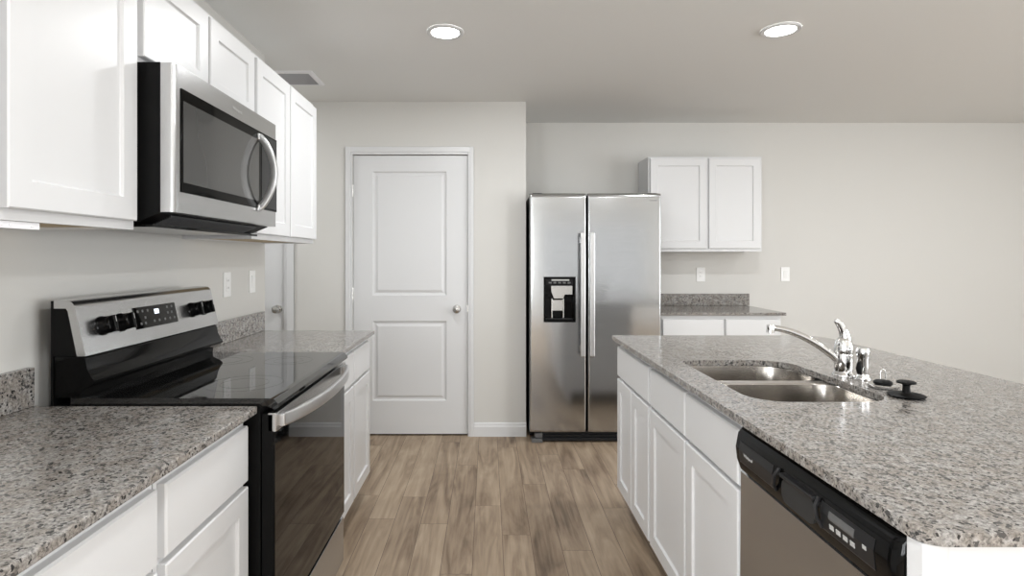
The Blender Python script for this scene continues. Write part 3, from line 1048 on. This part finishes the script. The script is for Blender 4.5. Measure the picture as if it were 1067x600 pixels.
def fridge_door(name, a, b, hole=None):
    z0, z1 = 0.078, 1.747
    m = MB()
    bow = 0.004

    def front_y(x):
        s = (x - a) / (b - a)
        return FYF + bow * (2 * s - 1) ** 2
    n = 12
    xs = [a, a + 0.002, a + 0.006, a + 0.011] + [a + (b - a) * k / n for k in range(1, n)] + [b - 0.011, b - 0.006, b - 0.002, b]
    if hole:
        xs = sorted(set([x for x in xs if min(abs(x - hole[0]), abs(x - hole[1])) > 0.012] + [hole[0], hole[1]]))
    zs = [z0, z0 + 0.012, z0 + 0.02, z1 - 0.030, z1 - 0.016, z1 - 0.006, z1]
    zo = [0.008, 0.0, 0.0, 0.0, 0.001, 0.005, 0.012]
    if hole:
        zs = [z0, z0 + 0.012, z0 + 0.02, hole[2], hole[3], z1 - 0.030, z1 - 0.016, z1 - 0.006, z1]
        zo = [0.008, 0, 0, 0, 0, 0, 0.001, 0.005, 0.012]

    def pt(i, j):
        x = xs[i]
        y = front_y(x) + zo[j]
        y += {0: 0.009, 1: 0.004, 2: 0.001}.get(min(i, len(xs) - 1 - i), 0.0)
        return (x, y, zs[j])
    V = [[m.v(*pt(i, j)) for j in range(len(zs))] for i in range(len(xs))]
    for i in range(len(xs) - 1):
        for j in range(len(zs) - 1):
            if hole and hole[0] - 1e-6 <= xs[i] and xs[i + 1] <= hole[1] + 1e-6 and abs(zs[j] - hole[2]) < 1e-6:
                continue
            m.bm.faces.new((V[i][j], V[i + 1][j], V[i + 1][j + 1], V[i][j + 1]))
    yb = FYF + 0.078
    bk = [[m.v(xs[i], yb, z) for z in (z0, z1)] for i in (0, len(xs) - 1)]
    last = len(xs) - 1
    m.bm.faces.new([V[0][j] for j in range(len(zs))] + [bk[0][1], bk[0][0]])
    m.bm.faces.new([V[last][j] for j in range(len(zs))] + [bk[1][1], bk[1][0]])
    m.bm.faces.new([V[i][0] for i in range(len(xs))] + [bk[1][0], bk[0][0]])
    m.bm.faces.new([V[i][len(zs) - 1] for i in range(len(xs))] + [bk[1][1], bk[0][1]])
    m.bm.faces.new([bk[0][0], bk[0][1], bk[1][1], bk[1][0]])
    return obj(name, m, M['steel_v'], t, 30)


DH = (0.388, 0.612, 0.846, 1.164)
fz = fridge_door('freezer_door', FL, 0.6855, DH)
fd = fridge_door('refrigerator_door', 0.6985, FR)
for (d_, x0, x1) in ((fz, 0.637, 0.674), (fd, 0.701, 0.738)):
    xc = (x0 + x1) / 2
    h = MB()
    h.box(x0, x1, FYF - 0.058, FYF - 0.040, 0.612, 1.472, 0.0085, 4)
    hd = obj('handle', h, M['handle'], d_, 40)
    for z in (0.66, 1.42):
        obj('handle_mount', MB().box(xc - 0.010, xc + 0.010, FYF - 0.045, FYF + 0.003, z - 0.02, z + 0.02, 0.002), M['handle'], hd)
tr = ((1, 0, 0), (0, 0, 1), (0, -1, 0))
text('badge', 'Whirlpool', 0.018, (1.142, FYF + 0.0022, 1.698), tr, M['grey'], fd)
# ice and water dispenser set in the freezer door
x0, x1, z0, z1 = DH
yo = FYF - 0.004
mb = MB()


def yring(i, y, r):
    return [(a, y, b) for a, b in rrect(x0 + i, x1 - i, z0 + i, z1 - i, r, 5)]


mb.loft([yring(0.0, FYF + 0.005, 0.014), yring(0, yo + 0.002, 0.014), yring(0.002, yo, 0.013), yring(0.014, yo, 0.008), yring(0.015, yo + 0.004, 0.008), yring(0.018, FYF + 0.060, 0.008)], False, True)
dsp = obj('dispenser', mb, M['blackgloss'], fz, 35, 'black ice and water dispenser')
# upper control panel, curved shelf edge, nozzle housing, paddle and drip tray
mb = MB().box(x0 + 0.016, x1 - 0.016, yo + 0.002, FYF + 0.030, 1.105, z1 - 0.016, 0.003)
obj('control_panel', mb, M['glass'], dsp)
for k in range(5):
    x = x0 + 0.046 + k * 0.033
    obj('button', MB().box(x - 0.010, x + 0.010, yo + 0.0008, yo + 0.003, 1.117, 1.128, 0.0005), M['grey'], dsp)
obj('lens', MB().box(x0 + 0.055, x1 - 0.045, yo + 0.0008, yo + 0.003, 1.136, 1.146, 0.0005), M['lgrey'], dsp)
pr = [(x0 + 0.055, 1.100), (x1 - 0.022, 1.100), (x1 - 0.022, 1.040), (x1 - 0.075, 1.040), (x1 - 0.085, 1.012), (x0 + 0.075, 1.012), (x0 + 0.055, 1.060)]
obj('nozzle_housing', MB().prism([(x, z) for x, z in pr], 'y', yo + 0.012, FYF + 0.058), M['nickel'], dsp, 30)
mb = MB()
mb.box(x0 + 0.057, x0 + 0.065, FYF + 0.020, FYF + 0.030, 0.872, 1.010, 0.002).box(x1 - 0.086, x1 - 0.078, FYF + 0.020, FYF + 0.030, 0.872, 1.010, 0.002)
mb.box(x0 + 0.065, x1 - 0.086, FYF + 0.024, FYF + 0.030, 0.925, 1.000, 0.002)
obj('paddle', mb, M['nickel'], dsp, 30)
mb = MB().box(x0 + 0.020, x1 - 0.020, yo + 0.006, FYF + 0.058, z0 + 0.016, z0 + 0.024, 0.002)
obj('drip_tray', mb, M['dgrey'], dsp)
# base grille
mb = MB().box(FL + 0.09, FR - 0.09, FYF + 0.022, FYF + 0.070, 0.012, 0.030, 0.003)
mb.box(FL + 0.09, FR - 0.09, FYF + 0.040, FYF + 0.075, 0.030, 0.066)
mb.box(FL + 0.09, FR - 0.09, FYF + 0.026, FYF + 0.045, 0.042, 0.052, 0.002)
obj('base_grille', mb, M['dgrey'], t)
for a in (FL + 0.014, FR - 0.090):
    mb = MB().box(a, a + 0.076, FYF + 0.010, FYF + 0.072, 0.0, 0.028, 0.004).box(a + 0.022, a + 0.076, FYF + 0.016, FYF + 0.070, 0.032, 0.066, 0.005)
    obj('leveling_foot', mb, M['grey'], t)
for a in (FL + 0.06, FR - 0.10):
    obj('rear_roller', MB().lathe((a, YB - 0.12, 0.022), [(0.022, 0), (0.022, 0.03)], 18, (1, 0, 0)), M['black'], t)


# ------------------------------------------------------------------ switches, outlets
def plate(name, label, cat, P, c, z, kind, group=None):
    loc = P(c, 0, z)
    t = thing(name, label, cat, loc, group)
    obj('cover_plate', MB(P).box(c - 0.036, c + 0.036, 0.0, 0.006, z - 0.059, z + 0.059, 0.002), M['plate'], t)
    if kind == 'switch':
        obj('rocker', MB(P).loft([[(c - 0.016, 0.006, z - 0.033), (c + 0.016, 0.006, z - 0.033), (c + 0.016, 0.006, z + 0.033), (c - 0.016, 0.006, z + 0.033)],
                                  [(c - 0.015, 0.007, z - 0.032), (c + 0.015, 0.007, z - 0.032), (c + 0.015, 0.011, z + 0.032), (c - 0.015, 0.011, z + 0.032)]]), M['plate'], t)
    else:
        r = obj('receptacle', MB(P).box(c - 0.016, c + 0.016, 0.0055, 0.008, z - 0.033, z + 0.033, 0.001), M['plate'], t)
        for q in (z + 0.017, z - 0.017):
            for e in (-0.007, 0.006):
                obj('slot', MB(P).box(c + e - 0.001, c + e + 0.001, 0.0078, 0.0083, q - 0.003, q + 0.006), M['slot'], r)
    return t


plate('outlet', 'white outlet plate on the left wall nearer the range', 'outlet', P_left, 2.706, 1.170, 'outlet')
plate('light_switch', 'white light switch on the left wall at the hall corner', 'switch', P_left, 2.995, 1.172, 'switch')
plate('outlet', 'white outlet plate on the back wall under the wall cabinet', 'outlet', P_back, 1.788, 1.155, 'outlet')
plate('light_switch', 'white light switch on the bare back wall right of the wall cabinet', 'switch', P_back, 2.498, 1.158, 'switch')


# ------------------------------------------------------------------ ceiling lights and vent
def downlight(x, y, label, power, group='recessed ceiling lights'):
    t = thing('ceiling_light', label, 'ceiling light', (x, y, ZC), group)
    mb = MB().lathe((x, y, ZC - 0.0005), [(0.092, 0), (0.094, -0.004), (0.090, -0.009), (0.076, -0.010), (0.070, -0.006), (0.070, -0.002)], 40, cap0=False, cap1=False)
    obj('trim_ring', mb, M['trim'], t, 40)
    obj('lens', MB().lathe((x, y, ZC - 0.001), [(0.0715, 0), (0.0715, -0.005), (0.060, -0.007), (0, -0.009)], 36), M['lens'], t, 40)
    d = bpy.data.lights.new('downlight', 'AREA')
    d.shape = 'DISK'
    d.size = 0.13
    d.energy = power
    d.color = (0.965, 0.985, 1.0)
    o = bpy.data.objects.new('downlight', d)
    COL.objects.link(o)
    o.parent = t
    o.location = (0, 0, -0.012)
    return t


downlight(-0.214, 2.837, 'round recessed ceiling light nearest the pantry door', W_DOWN)
downlight(1.452, 2.810, 'round recessed ceiling light above the island', W_DOWN * 1.15)
for x in (-0.1, 1.452, 3.12, 4.78):  # added lamps, all unseen, to fill the room with light
    for y in (2.82, 0.3):
        if y > 2 and x < 2:
            continue
        downlight(x, y, 'added unseen ceiling light over the living area or behind the viewer', W_DOWN if x < 2 else W_LIVING, 'added ceiling lights beyond the kitchen')
downlight(-2.0, 3.65, 'added ceiling light in the hall, unseen behind the wall cabinets', W_DOWN * 0.6)  # added lamp, out of view, brightens the hall door

t = thing('ceiling_vent', 'white rectangular air vent on the ceiling beside the wall cabinets', 'vent', (-1.235, 3.57, ZC))
vx0, vx1, vy0, vy1 = -1.40, -1.068, 3.43, 3.71
mb = MB()


def vring(i, z):
    return [(vx0 + i, vy0 + i, z), (vx1 - i, vy0 + i, z), (vx1 - i, vy1 - i, z), (vx0 + i, vy1 - i, z)]


mb.loft([vring(0, ZC), vring(0.001, ZC - 0.003), vring(0.010, ZC - 0.008), vring(0.030, ZC - 0.009), vring(0.032, ZC - 0.002)], False, False)
obj('frame', mb, M['vent'], t)
mb = MB()
for k in range(10):
    y = vy0 + 0.040 + k * 0.0222
    mb.prism([(y + 0.012, ZC - 0.009), (y + 0.014, ZC - 0.009), (y + 0.002, ZC - 0.0015), (y, ZC - 0.0015)], 'x', vx0 + 0.031, vx1 - 0.031)
obj('louvre', mb, M['louvre'], t)
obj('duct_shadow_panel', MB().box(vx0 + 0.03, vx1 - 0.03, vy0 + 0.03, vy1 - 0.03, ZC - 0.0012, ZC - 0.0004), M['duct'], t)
